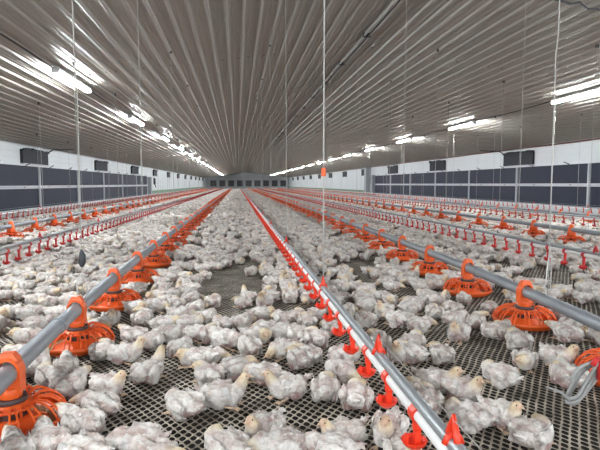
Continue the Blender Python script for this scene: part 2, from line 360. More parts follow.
# ------------------------------------------------------------------ feeders
def make_feeder(cone=False):
    r = empty('pan_feeder'); zp = .222
    m = MB()                                             # clamp saddle round the auger pipe
    n = 20; prof = [(.045, -.030), (.057, -.030), (.057, .030), (.045, .030)]
    b0 = len(m.v)
    for a in range(n):
        t = 2*PI*a/n
        for rr, yy in prof: m.v.append((rr*math.cos(t), yy, zp+rr*math.sin(t)))
    for a in range(n):
        for j in range(4):
            a2 = (a+1) % n; j2 = (j+1) % 4
            m.f.append((b0+a*4+j, b0+a*4+j2, b0+a2*4+j2, b0+a2*4+j))
    m.box(-.055, -.034, -.031, .031, .150, .225); m.box(.034, .055, -.031, .031, .150, .225)
    m.box(-.042, .042, -.027, .027, .128, .190)
    b0 = len(m.v); m.v += [(-.046,-.026,zp+.045),(.046,-.026,zp+.045),(.046,.026,zp+.045),(-.046,.026,zp+.045),(-.024,-.018,zp+.072),(.024,-.018,zp+.072),(.024,.018,zp+.072),(-.024,.018,zp+.072)]
    m.f += [tuple(b0+i for i in q) for q in ((4,5,6,7),(0,1,5,4),(1,2,6,5),(2,3,7,6),(3,0,4,7))]
    if cone: m = MB().lathe([(.0,.300),(.026,.299),(.036,.288),(.052,.25),(.066,.19),(.082,.125),(.070,.118)], 20)
    m.build('pipe_clamp' if not cone else 'cone_hood', M['orange'], r, cone)
    MB().lathe([(.0,.170),(.046,.168),(.052,.160),(.047,.135),(.044,.118)], 20).build('drop_tube', M['orange'], r, True)
    MB().lathe([(.044,.130),(.066,.130),(.069,.122),(.066,.112),(.050,.110)], 24).build('collar', M['collar'], r)
    MB().lathe([(.050,.114),(.074,.113),(.098,.103),(.102,.096),(.098,.091),(.070,.100),(.05,.104)], 28).build('flange', M['orange'], r, True)
    MB().lathe([(.055,.100),(.064,.085),(.066,.055),(.062,.05)], 20).build('feed_window', M['collar'], r, True)
    m = MB()
    for k in range(10):
        t = 2*PI*k/10; c, s = math.cos(t), math.sin(t)
        m.tube([(c*.070,s*.070,.102),(c*.074,s*.074,.058)], .006, 5)
    m.lathe([(.062,.060),(.080,.058),(.125,.030),(.150,.022),(.120,.018)], 28); m.build('feed_cone', M['orange'], r)
    n = 14; 
    for k in range(n):                                   # each spoke is a closed loop of bar
        t = 2*PI*(k+.5)/n; m = MB()
        for dt in (-.075, .075):
            path = []
            for rr, zz, w in ((.088,.100,.35),(.120,.118,.7),(.160,.116,1.0),(.198,.095,1.0),(.220,.070,.9),(.229,.048,.8)):
                path.append((rr*math.cos(t+dt*w), rr*math.sin(t+dt*w), zz))
            m.tube(path, .0048, 5)
        path = [(.198*math.cos(t+q*.075), .198*math.sin(t+q*.075), .095) for q in (-1,-.5,0,.5,1)]; m.tube(path, .0042, 5)
        m.build('grill_bar', M['orange'], r, True)
    MB().lathe([(.222,.055),(.232,.055),(.237,.044),(.232,.034),(.224,.034)], 40, closed=True).build('rim', M['orange'], r, True)
    MB().lathe([(.0,.008),(.150,.006),(.205,.012),(.231,.040),(.226,.044),(.200,.019),(.15,.013),(.0,.013)], 40).build('pan', M['orange'], r, True)
    MB().lathe([(.0,.022),(.1,.023),(.165,.020),(.205,.022)], 28).build('feed', M['feed'], r, True)
    return r
proto_feeder = make_feeder(); proto_cone = None
def flatten(root, name, mats):
    """one light mesh of a thing for its distant copies"""
    vs, fs, mi = [], [], []
    for ch in root.children:
        b = len(vs); me = ch.data; vs += [tuple(v.co) for v in me.vertices]
        k = mats.index(me.materials[0])
        for p in me.polygons: fs.append(tuple(b+i for i in p.vertices)); mi.append(k)
    me = bpy.data.meshes.new(name); me.from_pydata(vs, [], fs)
    for m in mats: me.materials.append(m)
    me.polygons.foreach_set('material_index', mi); return me
def low_feeder():
    m = MB(); mi = []
    def mark(k):
        while len(mi) < len(m.f): mi.append(k)
    m.lathe([(.060,.125),(.058,.24),(.026,.325),(.0,.325)], 8); m.lathe([(.046,.17),(.046,.12)], 8); mark(0)
    m.lathe([(.066,.13),(.066,.108)], 8); mark(1)
    m.lathe([(.05,.116),(.1,.1),(.07,.09)], 8); mark(0)
    m.lathe([(.06,.1),(.066,.05)], 8); mark(1)
    for k in range(10):
        t = 2*PI*k/10; c, s = math.cos(t), math.sin(t); m.tube([(c*.09,s*.09,.1),(c*.17,s*.17,.112),(c*.229,s*.229,.048)], .009, 3, False)
    m.lathe([(.235,.055),(.235,.036),(.2,.012),(.0,.01)], 14); m.lathe([(.06,.06),(.14,.025)], 10); mark(0)
    me = bpy.data.meshes.new('distant_pan_feeder'); me.from_pydata(m.v, [], m.f)
    me.materials.append(M['orange']); me.materials.append(M['collar']); me.polygons.foreach_set('material_index', mi); return me
low_me = low_feeder()
FEED = [  # key, X, first Y, spacing, words
    ('LF', -1.10, 2.30, 1.125, 'the pipe crossing the left foreground'),
    ('RF', 2.35, 2.46, 1.11, 'the first grey pipe on the right'),
    ('LF2', -4.45, 3.42, 1.18, 'the second feeder pipe to the left'),
    ('RF2', 6.08, 3.72, 1.18, 'the second feeder pipe to the right'),
    ('RF3', 9.5, 4.1, 1.20, 'the feeder pipe nearest the right wall')]
allf = []
for key, X, ys, sp, w in FEED:
    k = 0; y = ys; seen = 0
    while y < 112:
        p = proj(X, y, .1)
        if p and -25 < p[0] < 665 and p[1] < 480: allf.append((p[2], key, X, y, w, seen)); seen += 1
        y += sp
allf.sort()
def bend(key, X, y):              # the long pipes wander a little toward their near ends
    if key == 'LF': return -1.12+.11*math.exp(-(max(y, 1.5)-2.3)/1.6)
    if key == 'RF': return 2.42-.22*math.exp(-(max(y, 2)-3.5)/3.0)
    return X
for i_, t_ in enumerate(allf): allf[i_] = (t_[0], t_[1], bend(t_[1], t_[2], t_[3]))+t_[3:]
PANS = [(X, y) for _, key, X, y, w, k in allf if y < 40]
used = False
rest = MB(); rest_mi = []
for i, (d, key, X, y, w, k) in enumerate(allf):
    if i < 300:
        if d < 20:
            if key in ('LF', 'RF'): r = proto_feeder if not used else copy_tree(proto_feeder); used = True
            elif proto_cone is None: r = proto_cone = make_feeder(True)
            else: r = copy_tree(proto_cone)
            r.rotation_euler = (0,0,0)
        else:
            r = link('pan_feeder', low_me)
        r.location = (X, y, 0)
        r.scale = (1, 1, 1.22)
        kk = ordn(k)
        if kk: lab = f'orange caged pan feeder, {kk} in view along {w}'
        else:
            lab = f'small distant orange feeder on {w}'
        tag(r, lab, 'feeder', f'pan feeders along {w}')
    else:
        b = len(rest.v); rest.v += [(v.co.x+X, v.co.y+y, v.co.z) for v in low_me.vertices]
        for pl in low_me.polygons: rest.f.append(tuple(b+j for j in pl.vertices)); rest_mi.append(pl.material_index)
me = bpy.data.meshes.new('distant_pan_feeders'); me.from_pydata(rest.v, [], rest.f)
me.materials.append(M['orange']); me.materials.append(M['collar']); me.polygons.foreach_set('material_index', rest_mi)
tag(link('distant_pan_feeders', me), 'remaining orange pan feeders dwindling toward the far end wall', 'feeders', kind='stuff')
for key, X, ys, sp, w in FEED:
    r = empty('feed_auger_line', (X, 0, 0)); tag(r, f'grey steel auger tube carrying feed, {w}', 'pipe', 'feed auger tubes')
    yy = list(np.arange(-2, 14, .5))+list(np.arange(14, 118, 3.0))
    MB().tube([(bend(key, X, y)-X, y, .27) for y in yy], .043, 14).build('auger_tube', M['galv'], r, True)
    for y in ([4.45, 8.3, 11.3] if key == 'RF' else [3.05, 6.4, 9.6] if key == 'LF' else [8.6, 11.6, 14.6]):
        MB().lathe([(.043,-.03),(.049,-.03),(.049,.03),(.043,.03)], 14).build('coupling', M['galv'], r)
        c = r.children[-1]; c.rotation_euler = (PI/2,0,0); c.location = (bend(key, X, y)-X,y,.27)

# ------------------------------------------------------------------ drinker lines
def cup_parts(X, Y, zp, detail=True, dz=0):
    m = MB(); n = 14 if detail else 6
    m.lathe([(.0,.172),(.020,.173),(.040,.190),(.047,.204),(.044,.205),(.036,.194),(.0,.182)], n, (X-.01, Y, dz))
    m.box(X-.010, X+.010, Y-.012, Y+.012, .176+dz, zp-.018)
    if detail:
        m.lathe([(.013,.235),(.018,.245),(.018,.27)], 10, (X,Y,0))
        m.box(X-.044, X-.034, Y-.010, Y+.010, .19+dz, .225+dz)
        m.tube([(X,Y-.022,zp),(X,Y+.022,zp)], .030, 12)
    else: m.box(X-.028, X+.028, Y-.02, Y+.02, zp-.03, zp+.03)
    return m
DR = [('CD', .62, 1.30, .33, 'the centre drinker line', 'red', 3.3),
      ('LD', -2.76, 3.4, .33, 'the first drinker line to the left', 'crimson', 4.4),
      ('RD2', 3.9, 3.2, .33, 'the first drinker line to the right', 'crimson', 5.0),
      ('LD2', -6.3, 6.0, .36, 'the drinker line by the left wall', 'crimson', 8.0),
      ('RD3', 8.05, 5.0, .36, 'the second drinker line to the right', 'crimson', 7.0),
      ('RD4', 11.35, 8.0, .36, 'the drinker line by the right wall', 'crimson', 9.0)]
for key, X, ys, sp, w, mc, cy in DR:
    r = empty('drinker_line', (X, 0, 0))
    tag(r, f'long white water pipe with {"bright" if key=="CD" else "dark"} red drinking cups, {w}', 'drinker line', 'drinker lines')
    zp, zg = .298, .342
    yy = list(np.arange(-1, 118, 3.0))
    MB().tube([(0, y, zp) for y in yy], .022, 12).build('water_pipe', M['white_pvc'], r, True)
    MB().tube([(0, y, zg) for y in yy], .021, 12).build('support_tube', M['grey'], r, True)
    MB().tube([(.0, y, .415) for y in yy], .0022, 5).build('anti_perch_wire', M['wire'], r)
    y = ys; k = 0; st = MB(); protos = None
    while y < 100:
        if k < 96:
            if protos is None: protos = cup_parts(0, 0, zp, True, 0 if key == 'CD' else -.04).build('drinking_cup', M[mc], r); q = protos
            else: q = protos.copy(); C.objects.link(q)
            q.location = (0, y, 0)
        else:
            b = len(st.v); t = cup_parts(0, y, zp, False, 0 if key == 'CD' else -.04); st.v += t.v; st.f += [tuple(b+i for i in f) for f in t.f]
        y += sp; k += 1
    s = st.build('distant_drinking_cups', M[mc], r); s['kind'] = 'stuff'
    hy = [1.34, 2.12, 3.57]+[6.35+3.0*i for i in range(0, 9)] if key == 'CD' else [cy+3*i for i in range(8)]
    for y in hy:
        m = MB(); m.tube([(0,y-.035,zg+.005),(0,y-.022,zg+.035),(0,y,zg+.085),(0,y+.022,zg+.035),(0,y+.035,zg+.005)], [.012,.012,.007,.012,.012], 8)
        m.tube([(-.026,y,zg),(-.018,y,zg+.02),(0,y,zg+.03),(.018,y,zg+.02),(.026,y,zg)], .010, 6)
        m.build('hanger_hook', M['red' if mc == 'red' else 'crimson'], r, True)

# ------------------------------------------------------------------ suspension cords
cords = []
def cord(X, Y, z0, w, rad=.0045, extra=None, xt=None):
    zt = ceil_z(X)-.03; zm = z0+(zt-z0)*random.uniform(.4, .6)
    cords.append((proj(X, Y, z0), X, Y, z0, zt, zm, w, rad, extra))
CW = [('CD', .62, [3.57]+[6.35+3.0*i for i in range(25)], .425, 'the centre drinker line'),
      ('LF', -1.10, [3.58, 6.1]+[9.1+3.0*i for i in range(22)], .31, 'the pipe crossing the left foreground'),
      ('RF', 2.35, [3.25]+[6.9+3.0*i for i in range(22)], .31, 'the first grey pipe on the right'),
      ('LD', -2.76, [6.2+3.0*i for i in range(20)], .42, 'the first drinker line to the left'),
      ('RD2', 3.9, [6.55+3.0*i for i in range(20)], .42, 'the first drinker line to the right'),
      ('LF2', -4.45, [9.2+3.0*i for i in range(16)], .26, 'the second feeder pipe to the left'),
      ('RF2', 6.08, [8.0+3.0*i for i in range(16)], .26, 'the second feeder pipe to the right'),
      ('RD3', 8.05, [9.0+3.0*i for i in range(14)], .42, 'the second drinker line to the right'),
      ('LD2', -6.3, [14.+3.0*i for i in range(12)], .42, 'the drinker line by the left wall'),
      ('RF3', 9.5, [13.+3.0*i for i in range(12)], .26, 'the feeder pipe nearest the right wall')]
for key, X, ys, z0, w in CW:
    seen = 0
    for i, Y in enumerate(ys):
        X = bend(key, X, Y); p = proj(X, Y, z0)
        if not p or not -10 < p[0] < 610: continue
        zt = ceil_z(X)-.035; k = random.uniform(.4, .6); h = zt-z0; j = random.uniform(-.014, .014)
        rad = .0052 if (key == 'CD' and i == 0) else (.0034 if Y < 7 else .0032)
        r = empty('suspension_cord', (X, Y, z0))
        kk = ordn(seen); seen += 1
        lab = f'thin white ceiling cord over {w}, {kk} in view' if kk else f'faint far-off white cord above {w}'
        tag(r, lab, 'cord', f'suspension cords over {w}')
        MB().tube([(0,0,0),(j*.6,0,h*k*.5),(j,0,h*k),(j*.2,0,h*(k+.03)),(0,0,h)], rad, 6).build('cord', M['cord'], r, True)
        if Y < 25: MB().box(-.02,.02,-.02,.02,h-.02,h+.03).build('ceiling_anchor', M['screw'], r)
        if key == 'CD' and i == 0:
            MB().tube([(0,0,.73),(0,0,.79)], .017, 8).build('cord_adjuster', M['orange'], r)
        if key == 'LF' and i == 0:
            MB().tube([(0,0,.22),(.004,0,.25),(.008,0,.30),(.0,0,.34)], [.012,.026,.022,.008], 8).build('cord_lock', M['weight'], r, True)
            MB().tube([(0,0,.18),(.03,0,.12),(.03,.0,.03),(.0,.0,-.02),(-.035,0,.02),(-.035,0,.10),(0,0,.18)], .004, 5).build('wire_loop', M['wire'], r, True)
        if key == 'RF' and i == 0:
            MB().tube([(.0,0,.35),(.018,0,.25),(.018,0,.05),(.0,0,-.01),(-.02,0,.02),(-.02,0,.10),(0,0,.35)], .004, 5).build('wire_loop', M['wire'], r, True)
# rope hank at the right edge on its own drop cord
r = empty('rope_hank', (1.50, 1.95, 0)); tag(r, 'grey rope hank looped from a red hook at the right edge', 'rope')
def R3(x, y, d=1.95):
    q = Fv*FPX+Rv*(x-300)+Uv*(225-y); k = d/q.y; return Vector((q.x*k-1.50, q.y*k-1.95, CAMH+q.z*k))
def loop(pts, off):
    P = []
    for i, (x, y) in enumerate(pts):
        v = R3(x, y, 1.95+off+.02*math.sin(i*1.9)); P.append(v)
    out = []
    for i in range(len(P)):
        a, b, c, d = P[i-1], P[i], P[(i+1) % len(P)], P[(i+2) % len(P)]
        for t in (0, .33, .66):
            out.append(.5*((2*b)+(-a+c)*t+(2*a-5*b+4*c-d)*t*t+(-a+3*b-3*c+d)*t**3))
    out.append(out[0]); return out
L0 = [(596,362),(588,363),(578,371),(571,383),(565,395),(568,401),(577,397),(586,386),(592,375)]
for k in range(4):
    jit = [(x+random.uniform(-2.2,2.2)+k*1.2, y+random.uniform(-2,2)+k*.8) for x, y in L0]
    MB().tube(loop(jit, k*.022), .0072, 7, False).build('rope_loop', M['rope'], r, True)
tl = [R3(569,400,1.93), R3(562,393,1.94), R3(553,389,1.95), R3(545,386.5,1.97)]
MB().tube(tl, [.007,.0065,.005,.0025], 7).build('rope_tail', M['rope'], r, True)
a = R3(597, 361)
MB().tube([a+Vector((-.02,0,-.02)), a+Vector((.0,0,.012)), a+Vector((.03,0,.0)), a+Vector((.03,0,-.09))], .012, 8).build('hook', M['crimson'], r, True)
MB().tube([a+Vector((.028,0,.01)), a+Vector((.032,0,-.085))], [.02,.026], 10).build('hook_body', M['crimson'], r, True)
b_ = a+Vector((.03,0,.01)); MB().tube([b_, (b_.x+.06, b_.y, ceil_z(1.6)-.03)], .005, 6).build('cord', M['cord'], r)

# ------------------------------------------------------------------ chickens
def hit(v):  return noise.noise(v)
def head_pos(pose, side):
    return {'U': (.118, side*.012, .158), 'D': (.150, side*.035, .060), 'T': (.092, side*.030, .098),
            'S': (.185, side*.045, .032), 'F': (.170, side*.015, .098), 'B': (.085, side*.075, .118)}[pose]
def bird_mesh(pose, seed, voxel, side=1, flakes=0, smooth_it=3):
    rnd = random.Random(seed)
    E = []   # centre, radii, direction
    fat = rnd.uniform(.95, 1.08)
    E.append(((0,0,.066), (.092,.064*fat,.060), (1,0,.10 if pose != 'S' else -.02)))
    E.append(((.052,0,.062), (.056,.056*fat,.054), (1,0,.3)))
    E.append(((-.070,0,.072), (.048,.046,.040), (-1,0,.2)))
    E.append(((-.118,0,.088), (.030,.020,.014), (-1,0,.55)))
    E.append(((-.135,rnd.uniform(-.01,.01),.098), (.018,.016,.007), (-1,0,.5)))
    for s in (-1, 1):
        E.append(((-.025+rnd.uniform(-.01,.01), s*.046, .036), (.050,.028,.034), (1,s*.2,-.1)))
        E.append(((-.008, s*.058*fat, .080), (.070,.021,.037), (1,-s*.12,-.16)))
    h = Vector(head_pos(pose, side)); a = Vector((.080, 0, .085)); mid = (a+h)*.5+Vector((.012 if pose == 'U' else .0, side*.006, .010 if pose != 'S' else .0))
    n = 7
    for i in range(n):
        t = i/(n-1); p = a*(1-t)**2+mid*2*t*(1-t)+h*t*t; r = .042*(1-t)+.0205*t
        E.append((tuple(p), (r, r, r), (1,0,0)))
    hd = (h-mid).normalized(); hd.z *= .25; hd = (hd+Vector((.6, side*.3 if pose in 'TB' else 0, -.15))).normalized()
    if pose == 'B': hd = Vector((-.35, side*.8, -.2)).normalized()
    E.append((tuple(h+hd*.004), (.026,.0205,.0205), tuple(hd)))
    E.append((tuple(h+hd*.020+Vector((0,0,-.003))), (.013,.011,.0105), tuple(hd)))
    bm = bmesh.new()
    for c, rr, d in E:
        q = Vector(d).normalized().to_track_quat('X', 'Z').to_matrix().to_4x4()
        mt = Matrix.Translation(c) @ q @ Matrix.Diagonal((*rr, 1))
        bmesh.ops.create_icosphere(bm, subdivisions=3, radius=1, matrix=mt)
    me = bpy.data.meshes.new('tmp'); bm.to_mesh(me); bm.free()
    ob = bpy.data.objects.new('tmp', me); C.objects.link(ob)
    m = ob.modifiers.new('r', 'REMESH'); m.mode = 'VOXEL'; m.voxel_size = min(voxel, .009)
    m = ob.modifiers.new('s', 'SMOOTH'); m.factor = .5; m.iterations = smooth_it
    if voxel > .009:
        m = ob.modifiers.new('d', 'DECIMATE'); m.ratio = min(1, (.0085/voxel)**2)
    dg = bpy.context.evaluated_depsgraph_get(); dg.update()
    out = bpy.data.meshes.new_from_object(ob.evaluated_get(dg)); bpy.data.objects.remove(ob)
    n = len(out.vertices); cs = np.empty(n*3); out.vertices.foreach_get('co', cs); cs = cs.reshape(-1, 3)
    ns = np.empty(n*3); out.vertices.foreach_get('normal', ns); ns = ns.reshape(-1, 3)
    hv = np.array(h)
    off = Vector((seed*3.1, seed*1.7, 0)); cols = np.ones((n, 4))
    for i in range(n):
        p = Vector(cs[i]); dh = (p-h).length
        body = min(1, max(0, (dh-.035)/.05))
        a1 = noise.noise(p*26+off); a2 = noise.noise(p*75+off)
        cs[i] += ns[i]*((a1*.0065+a2*.0035)*body + a2*.001)
        w = np.array((.84,.815,.775)); 
        pk = noise.noise(p*13+off*2)
        side_low = max(0, min(1, (.085-p.z)/.05))
        wg = max(0, min(1, (abs(p.y)-.043)/.012))*max(0, min(1, (p.z-.048)/.015))*max(0, min(1, (.125-p.z)/.02))*(1 if -.085 < p.x < .06 else 0)
        k = max(0, min(1, (pk+.06)*5))*body*(.5+.5*side_low)*(1-.85*wg); w = w*(1+.05*wg)
        w = w*(1-k)+np.array((.50,.36,.34))*k
        yl = max(0, min(1, (.074-dh)/.05))
        yl *= .55 if voxel > .009 else 1
        w = w*(1-.9*yl)+np.array((.79,.66,.43))*.9*yl
        fc = max(0, min(1, ((p-h).dot(hd)-.008)/.012)) if dh < .04 else 0; w = w*(1-.6*fc)+np.array((.66,.42,.34))*.6*fc
        if a2 < -.12: w = w*(1-.12*body)
        cols[i, :3] = w
    cs[:, 2] = np.maximum(cs[:, 2], .003)
    vs = cs.tolist(); fs = [tuple(p.vertices) for p in out.polygons]; cl = cols.tolist()
    if flakes:                            # ragged feather tufts, part of the plumage surface
        cand = [i for i in range(n) if (Vector(cs[i])-h).length > .07 and cs[i][2] > .03]
        for i in rnd.sample(cand, min(flakes, len(cand))):
            p = Vector(cs[i]); nn = Vector(ns[i]); d = Vector((-1, rnd.uniform(-.5,.5), rnd.uniform(-.5,.2))); d = (d-nn*d.dot(nn)).normalized()
            L = rnd.uniform(.014,.030); wv = nn.cross(d)*rnd.uniform(.004,.008); lift = rnd.uniform(.15,.5)
            b = len(vs); q = p-nn*.002
            for v in (q-wv*.5, q+wv*.5, q+d*L*.6+nn*L*lift*.6+wv, q+d*L+nn*L*lift*.7, q+d*L*.6+nn*L*lift*.6-wv): vs.append(tuple(v))
            fs.append((b, b+1, b+2, b+3, b+4)); sh = rnd.uniform(.92, 1.03)
            cl += [[.84*sh, .82*sh, .79*sh, 1]]*5
    bpy.data.meshes.remove(out)
    return vs, fs, cl, h, hd
def mk(name, vs, fs, cl):
    me = bpy.data.meshes.new(name); me.from_pydata(vs, [], fs); me.update()
    at = me.color_attributes.new('Col', 'FLOAT_COLOR', 'POINT'); at.data.foreach_set('color', np.array(cl, dtype=np.float32).ravel())
    me.shade_smooth(); me.materials.append(M['bird']); return me
def wing_mesh(s, seed):
    rnd = random.Random(seed); vs, fs, cl = [], [], []
    for row in range(4):
        for k in range(8):
            t = k/7; x = .05-.105*t+row*.004; z = .100-.013*row-.022*t
            y = s*(.064-.006*abs(t-.4)*2+.0035*(3-row)+(-.012 if row == 0 else 0))
            L = (.045 if row > 1 else .032)*rnd.uniform(.8,1.2); wd = .0095
            p = Vector((x, y, z)); d = Vector((-1, -s*.02+rnd.uniform(-.05,.05), -.28+rnd.uniform(-.12,.1))).normalized(); up = Vector((0, s*.25, 1)).normalized()
            nn = Vector((0, s, .3)).normalized(); b = len(vs)
            for v in (p-up*wd*.5, p+up*wd*.5, p+d*L*.5+up*wd+nn*.004, p+d*L+nn*.009*rnd.random(), p+d*L*.5-up*wd+nn*.002): vs.append(tuple(v))
            fs.append((b, b+1, b+2, b+3, b+4)); sh = rnd.uniform(.9, 1.03); cl += [[.86*sh,.845*sh,.82*sh,1]]*5
    # feather bed the flights sit on
    b = len(vs)
    nx, nz = 9, 6
    for side_ in (0, 1):
        for i in range(nx):
            for j in range(nz):
                u = i/(nx-1)*2-1; w = j/(nz-1)*2-1; th = .009*max(0, 1-u*u*.95-w*w*.95)**.5
                vs.append((-.008+u*.062-.012*w, s*(.060+(th if side_ == 0 else -.01)), .080+w*.030-.014*(-u))); cl.append([.84,.825,.80,1])
        o_ = b+side_*nx*nz
        for i in range(nx-1):
            for j in range(nz-1): fs.append((o_+i*nz+j, o_+i*nz+j+1, o_+(i+1)*nz+j+1, o_+(i+1)*nz+j))
    return mk('wing', vs, fs, cl)
WINGS = {s: [wing_mesh(s, 5+k) for k in range(2)] for s in (-1, 1)}
beak_m = MB(); beak_m.tube([(0,0,0),(.007,0,.0005),(.013,0,-.002),(.018,0,-.006)], [.0062,.0052,.0034,.0008], 8); BEAK = beak_m.mesh('beak', True); BEAK.materials.append(M['beak'])
em = bmesh.new(); bmesh.ops.create_icosphere(em, subdivisions=2, radius=.0036); EYE = bpy.data.meshes.new('eye'); em.to_mesh(EYE); em.free(); EYE.shade_smooth(); EYE.materials.append(M['eye'])
lm = MB()
lm.tube([(-.04,0,.022),(.0,0,.010),(.045,0,.008)], [.008,.006,.006], 7)
for a in (-.5, 0, .5): lm.tube([(.043,0,.008),(.058,.016*a*2*.6,.008),(.078,.032*a,.005)], [.005,.0042,.002], 6)
LEG = lm.mesh('leg', True); LEG.materials.append(M['leg'])
POSES = ['U','D','T','S','F','B']
HI = {}; 
for i, (ps, nv) in enumerate((('U',3),('D',3),('T',4),('S',2),('F',2),('B',2))):
    HI[ps] = []
    for k in range(nv):
        sd = 1 if k % 2 == 0 else -1; r_ = bird_mesh(ps, 11+i*7+k, .0065, sd, 60)
        HI[ps].append((mk('chicken', *r_[:3]), r_[3], r_[4]))
def bird_thing(pose, X, Y, rot, scale, idx, parts=True):
    me, h, hd = HI[pose][idx % len(HI[pose])]
    o = bpy.data.objects.new('chicken', me); C.objects.link(o)
    o.location = (X, Y, 0); o.rotation_euler = (0, 0, rot); o.scale = (scale, scale*random.uniform(.95,1.08), scale*random.uniform(.94,1.06))
    if parts:
        def ch(name, m, loc, eul=(0,0,0)):
            c = bpy.data.objects.new(name, m); C.objects.link(c); c.parent = o; c.location = loc; c.rotation_euler = eul; return c
        q = hd.to_track_quat('X', 'Z').to_euler()
        ch('beak', BEAK, h+hd*.029+Vector((0,0,-.002)), q)
        sdv = hd.cross(Vector((0,0,1))).normalized()
        for s in (-1, 1):
            ch('eye', EYE, h+hd*.013+sdv*s*.0175+Vector((0,0,.005)))
            w = ch('wing', WINGS[s][idx % 2], (0,0,0), (0, random.uniform(-.08,.08), 0))
            ch('leg', LEG, (.025, s*.030, .002), (0,0,s*.18))
    return o

# birds read off the photograph: body centre, head point (photo pixels), pose
NEAR = [(8,311,-6,318,'T'),(-8,326,5,322,'S'),(30,311,43,312,'D'),(38,323,53,322,'D'),(27,335,12,336,'T'),(20,352,6,352,'T'),(58,313,70,315,'D'),
 (36,364,49,351,'F'),(50,376,44,366,'T'),(66,364,70,352,'F'),(101,348,99,339,'T'),(111,316,111,308,'U'),(143,318,157,309,'B'),(180,313,193,316,'D'),
 (165,323,180,322,'T'),(133,334,118,331,'F'),(152,340,161,334,'D'),(170,332,183,331,'D'),(181,346,192,340,'D'),(196,356,184,356,'T'),(124,352,134,337,'U'),
 (148,370,152,350,'U'),(107,382,124,369,'U'),(195,331,203,334,'D'),(70,384,96,366,'F'),(99,403,73,396,'D'),(139,436,118,438,'S'),(184,402,166,396,'D'),
 (74,420,52,411,'F'),(47,440,34,420,'F'),(14,440,10,420,'F'),(80,449,52,446,'D'),(160,454,170,460,'T'),(208,373,198,370,'T'),(226,338,236,341,'D'),
 (249,345,237,338,'D'),(206,354,222,354,'D'),(237,366,250,366,'T'),(265,371,251,370,'D'),(285,347,270,352,'D'),(270,328,258,326,'D'),(299,357,296,351,'T'),
 (288,385,284,367,'U'),(222,393,243,374,'U'),(325,386,318,376,'T'),(356,394,350,384,'T'),(265,424,239,417,'U'),(282,442,250,445,'D'),(226,443,214,440,'T'),
 (345,430,322,416,'U'),(332,446,314,446,'D'),(389,427,380,421,'U'),(404,454,405,430,'U'),(315,337,304,333,'T'),(298,333,290,328,'D'),(307,320,300,314,'T'),
 (307,353,296,350,'T'),(332,326,325,322,'D'),(345,354,351,352,'T'),(341,370,345,375,'D'),(365,318,356,314,'T'),(380,341,376,330,'B'),(367,305,375,304,'D'),
 (384,311,378,305,'U'),(396,318,389,316,'D'),(399,350,398,341,'U'),(411,307,419,307,'D'),(434,310,423,303,'T'),(453,307,449,305,'D'),(404,318,395,315,'D'),
 (420,323,432,321,'D'),(414,340,408,334,'T'),(412,351,401,346,'T'),(456,318,464,318,'D'),(458,331,445,326,'U'),(476,320,469,314,'B'),(490,307,492,302,'T'),
 (441,352,439,349,'T'),(495,329,501,328,'T'),(435,379,455,366,'U'),(413,392,419,385,'T'),(427,398,426,394,'T'),(462,388,481,380,'U'),(468,413,446,404,'T'),
 (499,411,509,394,'U'),(533,430,541,424,'T'),(500,373,488,368,'T'),(548,314,543,308,'F'),(565,322,576,320,'D'),(567,332,549,327,'F'),(504,330,506,319,'F'),
 (518,339,515,335,'T'),(525,357,526,360,'T'),(557,355,576,346,'U'),(570,374,563,370,'T'),(589,371,586,360,'F'),(601,334,590,332,'T'),
 (4,377,-8,372,'T'),(88,331,97,336,'F'),(242,321,250,318,'D'),(222,322,214,320,'T'),(207,316,214,314,'D'),(283,318,276,315,'D'),(262,312,270,313,'T'),
 (297,315,304,312,'T'),(316,312,309,316,'D'),(345,312,352,309,'D'),(330,305,322,303,'T'),(188,322,196,324,'T'),(212,333,204,330,'T'),(256,334,266,336,'T'),
 (86,318,92,324,'F'),(282,330,290,332,'D'),(157,304,165,306,'D'),(176,303,170,300,'T'),(136,306,144,308,'T'),(196,307,202,305,'D')]
near_n = len(NEAR)
birds = []                                # X, Y, rotation, pose, scale, manual
occ = {}
def okey(x, y): return (int(math.floor(x/.25)), int(math.floor(y/.25)))
def free(x, y, d):
    kx, ky = okey(x, y)
    for i in (-1,0,1):
        for j in (-1,0,1):
            for (a, b) in occ.get((kx+i, ky+j), ()):
                if (a-x)**2+(b-y)**2 < d*d: return False
    return True
for cx, cy, hx, hy, ps in NEAR:
    X, Y = ground(cx, cy, .07); zz = .17 if ps == 'U' else .06
    HX, HY = ground(hx, hy, zz); a = math.atan2(HY-Y, HX-X)
    if ps in 'TB': a += random.uniform(-.3, .3)
    for (px, py) in PANS:                 # bodies stay outside the pans, only heads reach in
        dd = math.hypot(X-px, Y-py); lim = .325 if ps != 'F' else .335
        if dd < lim: X, Y = px+(X-px)/dd*lim, py+(Y-py)/dd*lim
    birds.append((X, Y, a, ps, random.uniform(.88, .99), True)); occ.setdefault(okey(X, Y), []).append((X, Y))
GAPS = [(235,283,36,13),(215,290,25,7),(352,262,18,5),(402,289,24,6),(372,277,12,4),(540,272,30,6),(120,300,14,6),(10,300,20,6),(560,280,20,6),(285,300,20,4),(205,304,16,5),(78,262,9,4),(500,262,14,4)]
R = random.Random(5); YM = 105
y = 1.6; row = 0
